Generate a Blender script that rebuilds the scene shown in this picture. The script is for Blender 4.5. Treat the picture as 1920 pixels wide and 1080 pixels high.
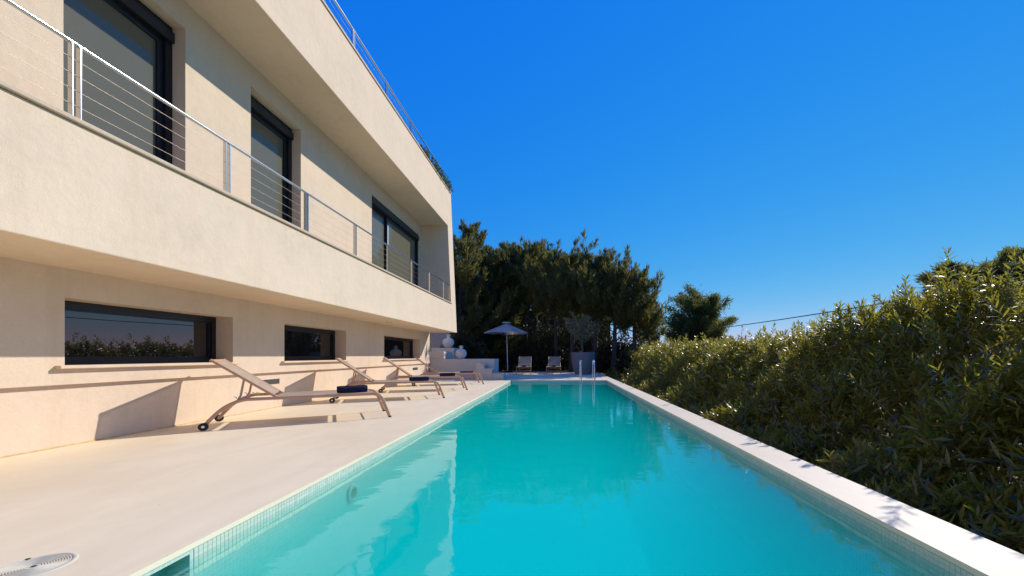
import bpy, bmesh, math, random
import numpy as np
from mathutils import Vector, Matrix

for o in list(bpy.data.objects): bpy.data.objects.remove(o)
scene = bpy.context.scene
C = scene.collection
R = math.radians
random.seed(7)
rng = np.random.default_rng(7)

# ------------------------------------------------------------------ camera
cam = bpy.data.cameras.new('camera')
cam.sensor_width = 36.0
cam.lens = 36.0 * 740 / 1920
cam.shift_x = -(1048 - 960) / 1920
cam.shift_y = (667 - 540) / 1920
cam.clip_start = 0.05
cam.clip_end = 3000
co = bpy.data.objects.new('camera', cam)
co.location = (0, 0, 1.0)
co.rotation_euler = (R(90), 0, 0)
C.objects.link(co)
scene.camera = co

# ------------------------------------------------------------------ sky and sun
SUN = Vector((1.0, 0.88, 0.86)).normalized()
SKY_CURVE = ((.26, 1.95), (.445, .66), (.85, .06))
world = bpy.data.worlds.new('World')
scene.world = world
world.use_nodes = True
wn = world.node_tree
for n in list(wn.nodes): wn.nodes.remove(n)
sky = wn.nodes.new('ShaderNodeTexSky')
sky.sky_type = 'NISHITA'
sky.sun_disc = False
sky.sun_elevation = math.asin(SUN.z)
sky.sun_rotation = math.atan2(SUN.x, SUN.y)
sky.altitude = 100
sky.air_density = 1.0
sky.dust_density = 0.0
sky.ozone_density = 2.0
# one tone curve per channel over the whole sky: deep polarised blue above, soft blue low down
sep = wn.nodes.new('ShaderNodeSeparateColor'); cmb = wn.nodes.new('ShaderNodeCombineColor')
wn.links.new(sky.outputs[0], sep.inputs[0])
for k, (gain, power) in enumerate(SKY_CURVE):
    m0 = wn.nodes.new('ShaderNodeMath'); m0.operation = 'MULTIPLY'; m0.inputs[1].default_value = 0.15
    m1 = wn.nodes.new('ShaderNodeMath'); m1.operation = 'POWER'; m1.inputs[1].default_value = power
    m2 = wn.nodes.new('ShaderNodeMath'); m2.operation = 'MULTIPLY'; m2.inputs[1].default_value = gain/0.15
    wn.links.new(sep.outputs[k], m0.inputs[0]); wn.links.new(m0.outputs[0], m1.inputs[0])
    wn.links.new(m1.outputs[0], m2.inputs[0]); wn.links.new(m2.outputs[0], cmb.inputs[k])
bg = wn.nodes.new('ShaderNodeBackground')
bg.inputs['Strength'].default_value = 0.15
wo = wn.nodes.new('ShaderNodeOutputWorld')
wn.links.new(cmb.outputs[0], bg.inputs['Color'])
wn.links.new(bg.outputs[0], wo.inputs['Surface'])

sl = bpy.data.lights.new('sun', 'SUN')
sl.energy = 4.5
sl.angle = R(0.5)
sl.color = (1.0, 0.965, 0.90)
so = bpy.data.objects.new('sun', sl)
so.rotation_euler = SUN.to_track_quat('Z', 'Y').to_euler()
so.location = SUN * 60
C.objects.link(so)

scene.cycles.volume_bounces = 6
scene.view_settings.view_transform = 'Standard'
scene.view_settings.look = 'None'
scene.view_settings.exposure = 0.0
scene.view_settings.gamma = 1.0
scene.view_settings.use_curve_mapping = False

# ------------------------------------------------------------------ helpers
def tag(o, label=None, cat=None, group=None, kind=None):
    if label: o['label'] = label
    if cat: o['category'] = cat
    if group: o['group'] = group
    if kind: o['kind'] = kind
    return o

def empty(name, loc=(0, 0, 0), rz=0.0):
    o = bpy.data.objects.new(name, None)
    o.empty_display_size = 0.2
    o.location = loc
    o.rotation_euler = (0, 0, rz)
    C.objects.link(o)
    return o

def link_mesh(name, me, mat, parent=None):
    o = bpy.data.objects.new(name, me)
    if mat is not None and not me.materials: me.materials.append(mat)
    C.objects.link(o)
    if parent is not None: o.parent = parent
    return o

class MB:
    """collects geometry and links it as ONE mesh object"""
    def __init__(s): s.v = []; s.f = []; s.smooth = []
    def add(s, vs, fs, smooth=False):
        k = len(s.v)
        s.v += [tuple(p) for p in vs]
        s.f += [tuple(i + k for i in f) for f in fs]
        s.smooth += [smooth] * len(fs)
        return s
    def box(s, x0, x1, y0, y1, z0, z1):
        x0, x1 = sorted((x0, x1)); y0, y1 = sorted((y0, y1)); z0, z1 = sorted((z0, z1))
        vs = [(x0,y0,z0),(x1,y0,z0),(x1,y1,z0),(x0,y1,z0),(x0,y0,z1),(x1,y0,z1),(x1,y1,z1),(x0,y1,z1)]
        return s.add(vs, [(0,3,2,1),(4,5,6,7),(0,1,5,4),(1,2,6,5),(2,3,7,6),(3,0,4,7)])
    def prism_y(s, prof, y0, y1):
        """closed (x,z) profile swept along y"""
        n = len(prof)
        vs = [(x, y0, z) for x, z in prof] + [(x, y1, z) for x, z in prof]
        fs = [(i, (i+1) % n, n + (i+1) % n, n + i) for i in range(n)]
        fs += [tuple(range(n-1, -1, -1)), tuple(range(n, 2*n))]
        return s.add(vs, fs)
    def tube(s, pts, rad, n=8, cap=True, smooth=True):
        pts = [Vector(p) for p in pts]
        if not isinstance(rad, (list, tuple)): rad = [rad] * len(pts)
        vs = []; fs = []
        up = None
        for i, p in enumerate(pts):
            d = (pts[min(i+1, len(pts)-1)] - pts[max(i-1, 0)]).normalized()
            if up is None:
                a = Vector((0, 0, 1)) if abs(d.z) < .9 else Vector((1, 0, 0))
                up = (a - d * a.dot(d)).normalized()
            else:
                up = (up - d * up.dot(d)).normalized()
            sd = d.cross(up)
            for k in range(n):
                t = 2 * math.pi * k / n
                vs.append(p + (up * math.cos(t) + sd * math.sin(t)) * rad[i])
        for i in range(len(pts) - 1):
            for k in range(n):
                fs.append((i*n+k, i*n+(k+1) % n, (i+1)*n+(k+1) % n, (i+1)*n+k))
        s.add(vs, fs, smooth)
        if cap:
            m = (len(pts)-1) * n
            s.add(vs[:n], [tuple(range(n-1, -1, -1))]); s.add(vs[m:], [tuple(range(n))])
        return s
    def flat_bar(s, pts, y, h, w):
        """profile in the xz plane at y, swept with a soft oval section (h in plane, w across)"""
        n = len(pts); vs = []; fs = []
        sec = [(math.copysign(abs(math.cos(a))**.6, math.cos(a)), math.copysign(abs(math.sin(a))**.6, math.sin(a))) for a in [2*math.pi*(k+.5)/10 for k in range(10)]]
        for i in range(n):
            a = pts[max(i-1, 0)]; b = pts[min(i+1, n-1)]
            dx, dz = b[0]-a[0], b[1]-a[1]; l = math.hypot(dx, dz)
            nx, nz = -dz/l, dx/l
            for (c, q) in sec:
                vs.append((pts[i][0] + nx*c*h/2, y + q*w/2, pts[i][1] + nz*c*h/2))
        m = 10
        for i in range(n-1):
            for k in range(m):
                fs.append((i*m+k, i*m+(k+1) % m, (i+1)*m+(k+1) % m, (i+1)*m+k))
        s.add(vs, fs, True)
        s.add(vs[:m], [tuple(range(m-1, -1, -1))]); s.add(vs[-m:], [tuple(range(m))])
        return s
    def lathe(s, prof, n=32, c=(0, 0, 0), smooth=True):
        vs = []; fs = []; m = len(prof)
        for k in range(n):
            t = 2*math.pi*k/n
            for r, z in prof: vs.append((c[0]+r*math.cos(t), c[1]+r*math.sin(t), c[2]+z))
        for k in range(n):
            for i in range(m-1):
                a = k*m+i; b = ((k+1) % n)*m+i
                fs.append((a, b, b+1, a+1))
        return s.add(vs, fs, smooth)
    def mesh(s, name, bevel=0.0, seg=2, recalc=True):
        me = bpy.data.meshes.new(name)
        me.from_pydata(s.v, [], s.f)
        me.polygons.foreach_set('use_smooth', s.smooth)
        if bevel or recalc:
            bm = bmesh.new(); bm.from_mesh(me)
            if bevel:
                bmesh.ops.remove_doubles(bm, verts=bm.verts, dist=1e-5)
                es = [e for e in bm.edges if len(e.link_faces) == 2 and e.calc_face_angle(0) > .5]
                bmesh.ops.bevel(bm, geom=es, offset=bevel, segments=seg, profile=.5, affect='EDGES')
            bmesh.ops.recalc_face_normals(bm, faces=bm.faces)
            bm.to_mesh(me); bm.free()
        me.update()
        return me
    def build(s, name, mat, parent=None, bevel=0.0, seg=2, recalc=True):
        return link_mesh(name, s.mesh(name, bevel, seg, recalc), mat, parent)

def arc(pts, n=6):
    """Catmull-Rom smoothing of a polyline"""
    P = [np.array(p, float) for p in pts]
    P = [2*P[0]-P[1]] + P + [2*P[-1]-P[-2]]
    out = []
    for i in range(1, len(P)-2):
        for k in range(n):
            t = k/n
            out.append(tuple(.5*((2*P[i]) + (-P[i-1]+P[i+1])*t + (2*P[i-1]-5*P[i]+4*P[i+1]-P[i+2])*t*t + (-P[i-1]+3*P[i]-3*P[i+1]+P[i+2])*t**3)))
    out.append(tuple(P[-2]))
    return out

# ------------------------------------------------------------------ materials
def new_mat(name):
    m = bpy.data.materials.new(name); m.use_nodes = True
    nt = m.node_tree
    return m, nt, nt.nodes['Principled BSDF'], nt.nodes['Material Output']

def N(nt, t, **kw):
    n = nt.nodes.new(t)
    for k, v in kw.items():
        if k in n.inputs.keys(): n.inputs[k].default_value = v
        else: setattr(n, k, v)
    return n

def mixcol(nt, fac, a, b):
    n = nt.nodes.new('ShaderNodeMix'); n.data_type = 'RGBA'
    for s, v in ((n.inputs[0], fac), (n.inputs[6], a), (n.inputs[7], b)):
        if hasattr(v, 'links') or isinstance(v, bpy.types.NodeSocket): nt.links.new(v, s)
        else: s.default_value = v if not isinstance(v, tuple) else (*v, 1)
    return n.outputs[2]

def ramp(nt, src, lo, hi):
    n = nt.nodes.new('ShaderNodeMapRange')
    n.inputs[1].default_value = lo; n.inputs[2].default_value = hi
    nt.links.new(src, n.inputs[0])
    return n.outputs[0]

def plain(name, col, rough=.5, metal=0.0, spec=.5, bump=0.0, scale=60.0, var=0.0):
    m, nt, p, out = new_mat(name)
    p.inputs['Base Color'].default_value = (*col, 1)
    p.inputs['Roughness'].default_value = rough
    p.inputs['Metallic'].default_value = metal
    p.inputs['Specular IOR Level'].default_value = spec
    if bump or var:
        tc = N(nt, 'ShaderNodeTexCoord')
        nz = N(nt, 'ShaderNodeTexNoise', Scale=scale, Detail=4.0)
        nt.links.new(tc.outputs['Object'], nz.inputs['Vector'])
        if var:
            c = mixcol(nt, ramp(nt, nz.outputs['Fac'], .3, .7), tuple(x*(1-var) for x in col), tuple(min(1, x*(1+var)) for x in col))
            nt.links.new(c, p.inputs['Base Color'])
        if bump:
            b = N(nt, 'ShaderNodeBump', Strength=bump, Distance=.01)
            nt.links.new(nz.outputs['Fac'], b.inputs['Height'])
            nt.links.new(b.outputs[0], p.inputs['Normal'])
    return m

def stucco(name, col, grain=.35):
    """rough sponge-floated render: cloudy tone, fine sand relief, trowel waves"""
    m, nt, p, out = new_mat(name)
    tc = N(nt, 'ShaderNodeTexCoord')
    big = N(nt, 'ShaderNodeTexNoise', Scale=1.1, Detail=5.0, Roughness=.62)
    med = N(nt, 'ShaderNodeTexNoise', Scale=9.0, Detail=5.0, Roughness=.6)
    fine = N(nt, 'ShaderNodeTexNoise', Scale=95.0, Detail=3.0)
    for n in (big, med, fine): nt.links.new(tc.outputs['Object'], n.inputs['Vector'])
    c1 = mixcol(nt, ramp(nt, big.outputs['Fac'], .3, .72), tuple(x*.88 for x in col), tuple(min(1, x*1.05) for x in col))
    c2 = mixcol(nt, ramp(nt, med.outputs['Fac'], .35, .75), c1, tuple(min(1, x*1.02) for x in col))
    c3 = mixcol(nt, ramp(nt, fine.outputs['Fac'], .58, .75), c2, tuple(x*.86 for x in col))
    # faint vertical rain streaks
    mp = N(nt, 'ShaderNodeMapping'); mp.inputs['Scale'].default_value = (4.0, 4.0, .28)
    nt.links.new(tc.outputs['Object'], mp.inputs['Vector'])
    stn = N(nt, 'ShaderNodeTexNoise', Scale=1.0, Detail=5.0, Roughness=.65)
    nt.links.new(mp.outputs[0], stn.inputs['Vector'])
    c4 = mixcol(nt, ramp(nt, stn.outputs['Fac'], .54, .76), c3, (col[0]*.92, col[1]*.90, col[2]*.87))
    nt.links.new(c4, p.inputs['Base Color'])
    p.inputs['Roughness'].default_value = .88
    p.inputs['Specular IOR Level'].default_value = .2
    b1 = N(nt, 'ShaderNodeBump', Strength=grain, Distance=.006)
    b2 = N(nt, 'ShaderNodeBump', Strength=.30, Distance=.02)
    nt.links.new(med.outputs['Fac'], b2.inputs['Height'])
    nt.links.new(fine.outputs['Fac'], b1.inputs['Height'])
    nt.links.new(b2.outputs[0], b1.inputs['Normal'])
    nt.links.new(b1.outputs[0], p.inputs['Normal'])
    return m

def deck_mat():
    m, nt, p, out = new_mat('deck_microcement')
    tc = N(nt, 'ShaderNodeTexCoord')
    mp = N(nt, 'ShaderNodeMapping'); mp.inputs['Scale'].default_value = (2.6, .8, 1); mp.inputs['Rotation'].default_value = (0, 0, R(32))
    nt.links.new(tc.outputs['Object'], mp.inputs['Vector'])
    a = N(nt, 'ShaderNodeTexNoise', Scale=1.0, Detail=8.0, Roughness=.68, Distortion=.8)
    b = N(nt, 'ShaderNodeTexNoise', Scale=.55, Detail=4.0, Roughness=.6)
    f = N(nt, 'ShaderNodeTexNoise', Scale=140.0, Detail=2.0)
    nt.links.new(mp.outputs[0], a.inputs['Vector'])
    for n in (b, f): nt.links.new(tc.outputs['Object'], n.inputs['Vector'])
    base = (.87, .725, .50)
    c = mixcol(nt, ramp(nt, a.outputs['Fac'], .34, .70), (.79, .64, .43), base)
    c = mixcol(nt, ramp(nt, b.outputs['Fac'], .50, .74), c, (.76, .60, .385))
    c = mixcol(nt, ramp(nt, f.outputs['Fac'], .66, .80), c, (.60, .49, .38))
    # ochre trickle stains with a shape of their own
    v = N(nt, 'ShaderNodeTexNoise', Scale=.9, Detail=7.0, Roughness=.7, Distortion=1.6)
    nt.links.new(mp.outputs[0], v.inputs['Vector'])
    c = mixcol(nt, ramp(nt, v.outputs['Fac'], .67, .74), c, (.77, .61, .39))
    wv = N(nt, 'ShaderNodeTexNoise', Scale=3.4, Detail=6.0, Roughness=.72, Distortion=2.2)
    nt.links.new(tc.outputs['Object'], wv.inputs['Vector'])
    c = mixcol(nt, ramp(nt, wv.outputs['Fac'], .60, .68), c, (.82, .665, .475))
    vo = N(nt, 'ShaderNodeTexVoronoi', Scale=5.5); vo.inputs['Randomness'].default_value = 1.0
    nt.links.new(tc.outputs['Object'], vo.inputs['Vector'])
    c = mixcol(nt, ramp(nt, vo.outputs['Distance'], .030, .018), c, (.42, .32, .22))
    nt.links.new(c, p.inputs['Base Color'])
    r = N(nt, 'ShaderNodeMapRange'); r.inputs[3].default_value = .48; r.inputs[4].default_value = .72
    nt.links.new(a.outputs['Fac'], r.inputs[0]); nt.links.new(r.outputs[0], p.inputs['Roughness'])
    p.inputs['Specular IOR Level'].default_value = .28
    bp = N(nt, 'ShaderNodeBump', Strength=.12, Distance=.006)
    nt.links.new(a.outputs['Fac'], bp.inputs['Height']); nt.links.new(bp.outputs[0], p.inputs['Normal'])
    return m

TILE = 0.0277
def mosaic_mat(name, cols, axis):
    """square glass mosaic in world metres; axis picks the plane"""
    m, nt, p, out = new_mat(name)
    tc = N(nt, 'ShaderNodeTexCoord')
    sp = N(nt, 'ShaderNodeSeparateXYZ'); nt.links.new(tc.outputs['Object'], sp.inputs[0])
    cb = N(nt, 'ShaderNodeCombineXYZ')
    i, j = {'yz': (1, 2), 'xz': (0, 2), 'xy': (0, 1)}[axis]
    nt.links.new(sp.outputs[i], cb.inputs[0]); nt.links.new(sp.outputs[j], cb.inputs[1])
    br = N(nt, 'ShaderNodeTexBrick', offset=0.0, squash=1.0)
    br.inputs['Color1'].default_value = (*cols[0], 1); br.inputs['Color2'].default_value = (*cols[1], 1); br.inputs['Mortar'].default_value = (*cols[2], 1)
    br.inputs['Scale'].default_value = 1.0; br.inputs['Mortar Size'].default_value = .0016; br.inputs['Mortar Smooth'].default_value = .2
    br.inputs['Brick Width'].default_value = TILE; br.inputs['Row Height'].default_value = TILE
    nt.links.new(cb.outputs[0], br.inputs['Vector'])
    nt.links.new(br.outputs['Color'], p.inputs['Base Color'])
    p.inputs['Roughness'].default_value = .25
    bp = N(nt, 'ShaderNodeBump', Strength=.4, Distance=.002, invert=True)
    nt.links.new(br.outputs['Fac'], bp.inputs['Height']); nt.links.new(bp.outputs[0], p.inputs['Normal'])
    return m

def island_mat(name, cols, rough=.4, trans=None, spec=.5, tfac=.35):
    """leaf or tile material: tone varies per separate piece; optional light through the leaf"""
    m, nt, p, out = new_mat(name)
    g = N(nt, 'ShaderNodeNewGeometry')
    cr = N(nt, 'ShaderNodeValToRGB')
    el = cr.color_ramp.elements
    for k, c in enumerate(cols):
        e = el[k] if k < 2 else el.new(1.0)
        e.position = k/(len(cols)-1); e.color = (*c, 1)
    nt.links.new(g.outputs['Random Per Island'], cr.inputs[0])
    nt.links.new(cr.outputs[0], p.inputs['Base Color'])
    p.inputs['Roughness'].default_value = rough
    p.inputs['Specular IOR Level'].default_value = spec
    if trans:
        t = N(nt, 'ShaderNodeBsdfTranslucent'); t.inputs[0].default_value = (*trans, 1)
        mx = N(nt, 'ShaderNodeMixShader'); mx.inputs[0].default_value = tfac
        nt.links.new(p.outputs[0], mx.inputs[1]); nt.links.new(t.outputs[0], mx.inputs[2]); nt.links.new(mx.outputs[0], out.inputs['Surface'])
    return m

def glass_mat(name, col, ior=2.0):
    """window pane: opaque, the dim interior put into its base colour, mirror-like by angle"""
    m, nt, p, out = new_mat(name)
    p.inputs['Base Color'].default_value = (*col, 1)
    p.inputs['Roughness'].default_value = .35; p.inputs['Specular IOR Level'].default_value = 0.0
    gl = N(nt, 'ShaderNodeBsdfGlossy'); gl.inputs['Roughness'].default_value = .012
    lw = N(nt, 'ShaderNodeFresnel'); lw.inputs['IOR'].default_value = ior
    nz = N(nt, 'ShaderNodeTexNoise', Scale=.9, Detail=1.0)
    tc = N(nt, 'ShaderNodeTexCoord'); nt.links.new(tc.outputs['Object'], nz.inputs['Vector'])
    bp = N(nt, 'ShaderNodeBump', Strength=.05, Distance=.02); nt.links.new(nz.outputs[0], bp.inputs['Height'])
    nt.links.new(bp.outputs[0], gl.inputs['Normal'])
    mx = N(nt, 'ShaderNodeMixShader')
    nt.links.new(lw.outputs[0], mx.inputs[0]); nt.links.new(p.outputs[0], mx.inputs[1]); nt.links.new(gl.outputs[0], mx.inputs[2])
    nt.links.new(mx.outputs[0], out.inputs['Surface'])
    return m

def water_mat(name='pool_water', body=True):
    m, nt, p, out = new_mat(name); nt.nodes.remove(p)
    tc = N(nt, 'ShaderNodeTexCoord')
    mp = N(nt, 'ShaderNodeMapping'); mp.inputs['Scale'].default_value = (1.0, 1.5, 1)
    nt.links.new(tc.outputs['Object'], mp.inputs['Vector'])
    n1 = N(nt, 'ShaderNodeTexNoise', Scale=2.2, Detail=2.0, Roughness=.45)
    n2 = N(nt, 'ShaderNodeTexNoise', Scale=9.0, Detail=2.0, Roughness=.5)
    nt.links.new(mp.outputs[0], n1.inputs['Vector']); nt.links.new(mp.outputs[0], n2.inputs['Vector'])
    b1 = N(nt, 'ShaderNodeBump', Strength=.22, Distance=.02); nt.links.new(n1.outputs[0], b1.inputs['Height'])
    b2 = N(nt, 'ShaderNodeBump', Strength=.075, Distance=.01); nt.links.new(n2.outputs[0], b2.inputs['Height']); nt.links.new(b1.outputs[0], b2.inputs['Normal'])
    # Fresnel reflectance from both sides
    g = N(nt, 'ShaderNodeNewGeometry')
    d = N(nt, 'ShaderNodeVectorMath', operation='DOT_PRODUCT'); nt.links.new(b2.outputs[0], d.inputs[0]); nt.links.new(g.outputs['Incoming'], d.inputs[1])
    ab = N(nt, 'ShaderNodeMath', operation='ABSOLUTE'); nt.links.new(d.outputs['Value'], ab.inputs[0])
    om = N(nt, 'ShaderNodeMath', operation='SUBTRACT'); om.inputs[0].default_value = 1.0; nt.links.new(ab.outputs[0], om.inputs[1])
    pw = N(nt, 'ShaderNodeMath', operation='POWER'); nt.links.new(om.outputs[0], pw.inputs[0]); pw.inputs[1].default_value = 4.3
    ma = N(nt, 'ShaderNodeMath', operation='MULTIPLY_ADD'); nt.links.new(pw.outputs[0], ma.inputs[0]); ma.inputs[1].default_value = .955; ma.inputs[2].default_value = .045
    gl = N(nt, 'ShaderNodeBsdfGlossy'); gl.inputs['Roughness'].default_value = .015; nt.links.new(b2.outputs[0], gl.inputs['Normal'])
    tr = N(nt, 'ShaderNodeBsdfTransparent')
    mx = N(nt, 'ShaderNodeMixShader'); nt.links.new(ma.outputs[0], mx.inputs[0]); nt.links.new(tr.outputs[0], mx.inputs[1]); nt.links.new(gl.outputs[0], mx.inputs[2])
    nt.links.new(mx.outputs[0], out.inputs['Surface'])
    if not body:
        tr.inputs[0].default_value = (.55, .92, .88, 1)
        return m
    va = N(nt, 'ShaderNodeVolumeAbsorption'); va.inputs['Color'].default_value = (0.0, .930, .915, 1); va.inputs['Density'].default_value = 1.9
    vs_ = N(nt, 'ShaderNodeVolumeScatter'); vs_.inputs['Color'].default_value = (.0, .98, .80, 1); vs_.inputs['Density'].default_value = .75; vs_.inputs['Anisotropy'].default_value = .2
    ad = N(nt, 'ShaderNodeAddShader'); nt.links.new(va.outputs[0], ad.inputs[0]); nt.links.new(vs_.outputs[0], ad.inputs[1])
    nt.links.new(ad.outputs[0], out.inputs['Volume'])
    return m

M = {}
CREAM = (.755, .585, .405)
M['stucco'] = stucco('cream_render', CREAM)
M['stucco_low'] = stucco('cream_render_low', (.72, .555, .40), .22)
M['white_render'] = stucco('white_render', (.66, .57, .48), .2)
M['coping_stone'] = plain('roof_coping_stone', (.55, .42, .28), .6, bump=.2, scale=40, var=.06)
M['deck'] = deck_mat()
M['frame'] = plain('black_aluminium', (.012, .012, .014), .35, spec=.4)
M['shutter'] = plain('shutter_box_black', (.010, .010, .012), .5)
M['pane_low'] = glass_mat('lower_window_glass', (.012, .013, .014))
M['pane_up'] = glass_mat('upper_door_glass', (.135, .125, .085), 1.6)
M['steel'] = plain('brushed_steel', (.62, .60, .57), .22, metal=1.0)
M['chrome'] = plain('polished_steel', (.75, .75, .76), .08, metal=1.0)
M['wire'] = plain('steel_wire', (.42, .34, .25), .45, metal=1.0)
M['white_metal'] = plain('white_metal', (.75, .72, .68), .4)
M['dark'] = plain('black_plastic', (.012, .011, .010), .45)
M['vent'] = plain('vent_dark', (.05, .045, .04), .6)
M['lounger_frame'] = plain('champagne_aluminium', (.58, .33, .175), .38, spec=.5, var=.04, scale=8)
M['navy'] = plain('navy_terry', (.015, .014, .048), .95, bump=.9, scale=260, var=.25)
M['mosaic_yz'] = mosaic_mat('pool_mosaic_side', ((.50, .60, .50), (.43, .54, .45), (.68, .70, .60)), 'yz')
M['mosaic_xz'] = mosaic_mat('pool_mosaic_end', ((.50, .60, .50), (.43, .54, .45), (.68, .70, .60)), 'xz')
M['mosaic_xy'] = mosaic_mat('pool_mosaic_floor', ((.70, .80, .76), (.65, .77, .73), (.74, .80, .76)), 'xy')
M['tile'] = island_mat('glass_mosaic_tile', [(.50, .57, .43), (.56, .62, .48), (.63, .66, .52)], .2)
M['water'] = water_mat()
M['water_skin'] = water_mat('skimmer_water', False)
M['grout_white'] = plain('cream_plastic', (.66, .60, .46), .45, var=.06, scale=20)
M['inlet'] = plain('aged_inlet_plastic', (.42, .46, .38), .5)
M['ochre'] = plain('ochre_joint', (.60, .42, .20), .8, var=.2, scale=14)
M['vase'] = plain('pale_terracotta', (.66, .60, .54), .75, bump=.5, scale=70, var=.12)
M['planter'] = plain('taupe_planter', (.19, .165, .16), .6, bump=.15, scale=30, var=.08)
M['soil'] = plain('soil', (.05, .035, .022), .95, bump=.8, scale=50, var=.4)
M['bark'] = plain('bark', (.11, .085, .065), .9, bump=.9, scale=22, var=.35)
M['bark_dark'] = plain('bark_dark', (.07, .05, .04), .95, bump=.9, scale=22, var=.35)
M['ground'] = plain('dry_ground', (.13, .105, .065), .95, bump=.6, scale=3, var=.35)
M['timber_shadowed'] = plain('shadowed_timber', (.040, .026, .016), .95, spec=.1, bump=.3, scale=18, var=.25)  # base colour darkened to carry the shadow over the far screen
M['step_stone'] = stucco('step_stone', (.62, .53, .44), .15)
M['slat_grey'] = plain('weathered_slat', (.33, .30, .29), .8, bump=.3, scale=30, var=.15)
M['cable'] = plain('black_cable', (.02, .02, .02), .6)
M['oleander'] = island_mat('oleander_leaf', [(.070, .077, .012), (.122, .125, .019), (.21, .182, .030), (.20, .120, .022)], .36, (.46, .39, .032), .80, .42)
M['oleander_dead'] = plain('oleander_stem', (.14, .10, .06), .85, var=.2)
M['conifer'] = island_mat('cypress_spray', [(.042, .048, .017), (.085, .090, .028), (.15, .13, .040), (.16, .090, .038)], .6, (.26, .24, .05), .3, .36)
M['pine'] = island_mat('pine_needles', [(.040, .050, .014), (.085, .098, .026), (.14, .135, .042), (.15, .085, .034)], .55, (.28, .27, .06), .3, .40)
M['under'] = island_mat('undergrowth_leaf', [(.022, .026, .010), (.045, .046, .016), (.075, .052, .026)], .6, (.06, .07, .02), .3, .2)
M['olive'] = island_mat('olive_leaf', [(.16, .155, .07), (.27, .235, .115), (.38, .32, .18)], .5, (.18, .19, .08), .4, .25)
M['roofplant'] = island_mat('roof_plant_leaf', [(.02, .045, .012), (.06, .10, .025), (.07, .05, .03)], .5, (.15, .2, .04), .4, .3)

def canvas_mat(name, col, tcol, fac, weave=0.0):
    m, nt, p, out = new_mat(name)
    p.inputs['Base Color'].default_value = (*col, 1); p.inputs['Roughness'].default_value = .85
    p.inputs['Specular IOR Level'].default_value = .2
    t = N(nt, 'ShaderNodeBsdfTranslucent'); t.inputs[0].default_value = (*tcol, 1)
    mx = N(nt, 'ShaderNodeMixShader'); mx.inputs[0].default_value = fac
    nt.links.new(p.outputs[0], mx.inputs[1]); nt.links.new(t.outputs[0], mx.inputs[2])
    src = mx.outputs[0]
    if weave:
        tr = N(nt, 'ShaderNodeBsdfTransparent'); m2 = N(nt, 'ShaderNodeMixShader'); m2.inputs[0].default_value = weave
        nt.links.new(src, m2.inputs[1]); nt.links.new(tr.outputs[0], m2.inputs[2]); src = m2.outputs[0]
    nt.links.new(src, out.inputs['Surface'])
    return m
M['sling'] = canvas_mat('taupe_mesh_sling', (.48, .375, .285), (.45, .33, .22), .25, .08)
M['canopy'] = canvas_mat('grey_canopy', (.74, .65, .56), (.62, .53, .45), .35)

# ------------------------------------------------------------------ ground, deck, pool
g = MB()
g.add([(-400, -400, -.42), (400, -400, -.42), (400, 1500, -.42), (-400, 1500, -.42)], [(0, 1, 2, 3)])
# hole-free sheet, the pool basin is dug below it, so cut the sheet round the basin
g = MB()
xs = [-600, -5.9, -2.3, 2.30, 600]; ys = [-600, -.1, 16.5, 1500]
vs = [(x, y, -.42) for y in ys for x in xs]
fs = []
for j in range(3):
    for i in range(4):
        if j == 1 and i == 2: continue
        fs.append((j*5+i, j*5+i+1, (j+1)*5+i+1, (j+1)*5+i))
tag(g.add(vs, fs).build('ground', M['ground']), kind='structure')

PL, PR, PN, PF = -1.955, 1.955, 0.25, 16.10     # pool inner faces
CT = 0.022                                       # thickness of the coping lip
ov = .008
# deck slab as one solid ring with the pool cut out
d = MB()
X = [-5.60, PL + ov, PR - ov, 2.335]; Y = [-4.0, PN + ov, PF - ov, 27.0]
def ring(z): return [(x, y, z) for y in Y for x in X]
def rf(fl):
    out = []
    for j in range(3):
        for i in range(3):
            if i == 1 and j == 1: continue
            q = (j*4+i, j*4+i+1, (j+1)*4+i+1, (j+1)*4+i)
            out.append(q if not fl else q[::-1])
    return out
d.add(ring(0.0), rf(False)); d.add(ring(-CT), rf(True))
def wallq(a, b, z0, z1): d.add([(a[0], a[1], z0), (b[0], b[1], z0), (b[0], b[1], z1), (a[0], a[1], z1)], [(0, 1, 2, 3)])
inn = [(X[1], Y[1]), (X[2], Y[1]), (X[2], Y[2]), (X[1], Y[2])]
outr = [(X[0], Y[0]), (X[3], Y[0]), (X[3], Y[3]), (X[0], Y[3])]
for k in range(4):
    wallq(inn[k], inn[(k+1) % 4], -CT, 0); wallq(outr[k], outr[(k+1) % 4], -CT, 0)
deck = tag(d.build('deck', M['deck'], bevel=.004), kind='structure')
# the masonry below the deck on the garden side
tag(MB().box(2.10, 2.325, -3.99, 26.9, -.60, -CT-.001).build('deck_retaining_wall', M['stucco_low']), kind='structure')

pool = empty('swimming_pool', (0, 0, 0))
tag(pool, 'long rectangular swimming pool lined with pale green mosaic between deck and hedge', 'swimming pool')
ZT, ZB = -CT - .005, -.95
SK = (1.62, 2.09, -.050, -.175)
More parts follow.
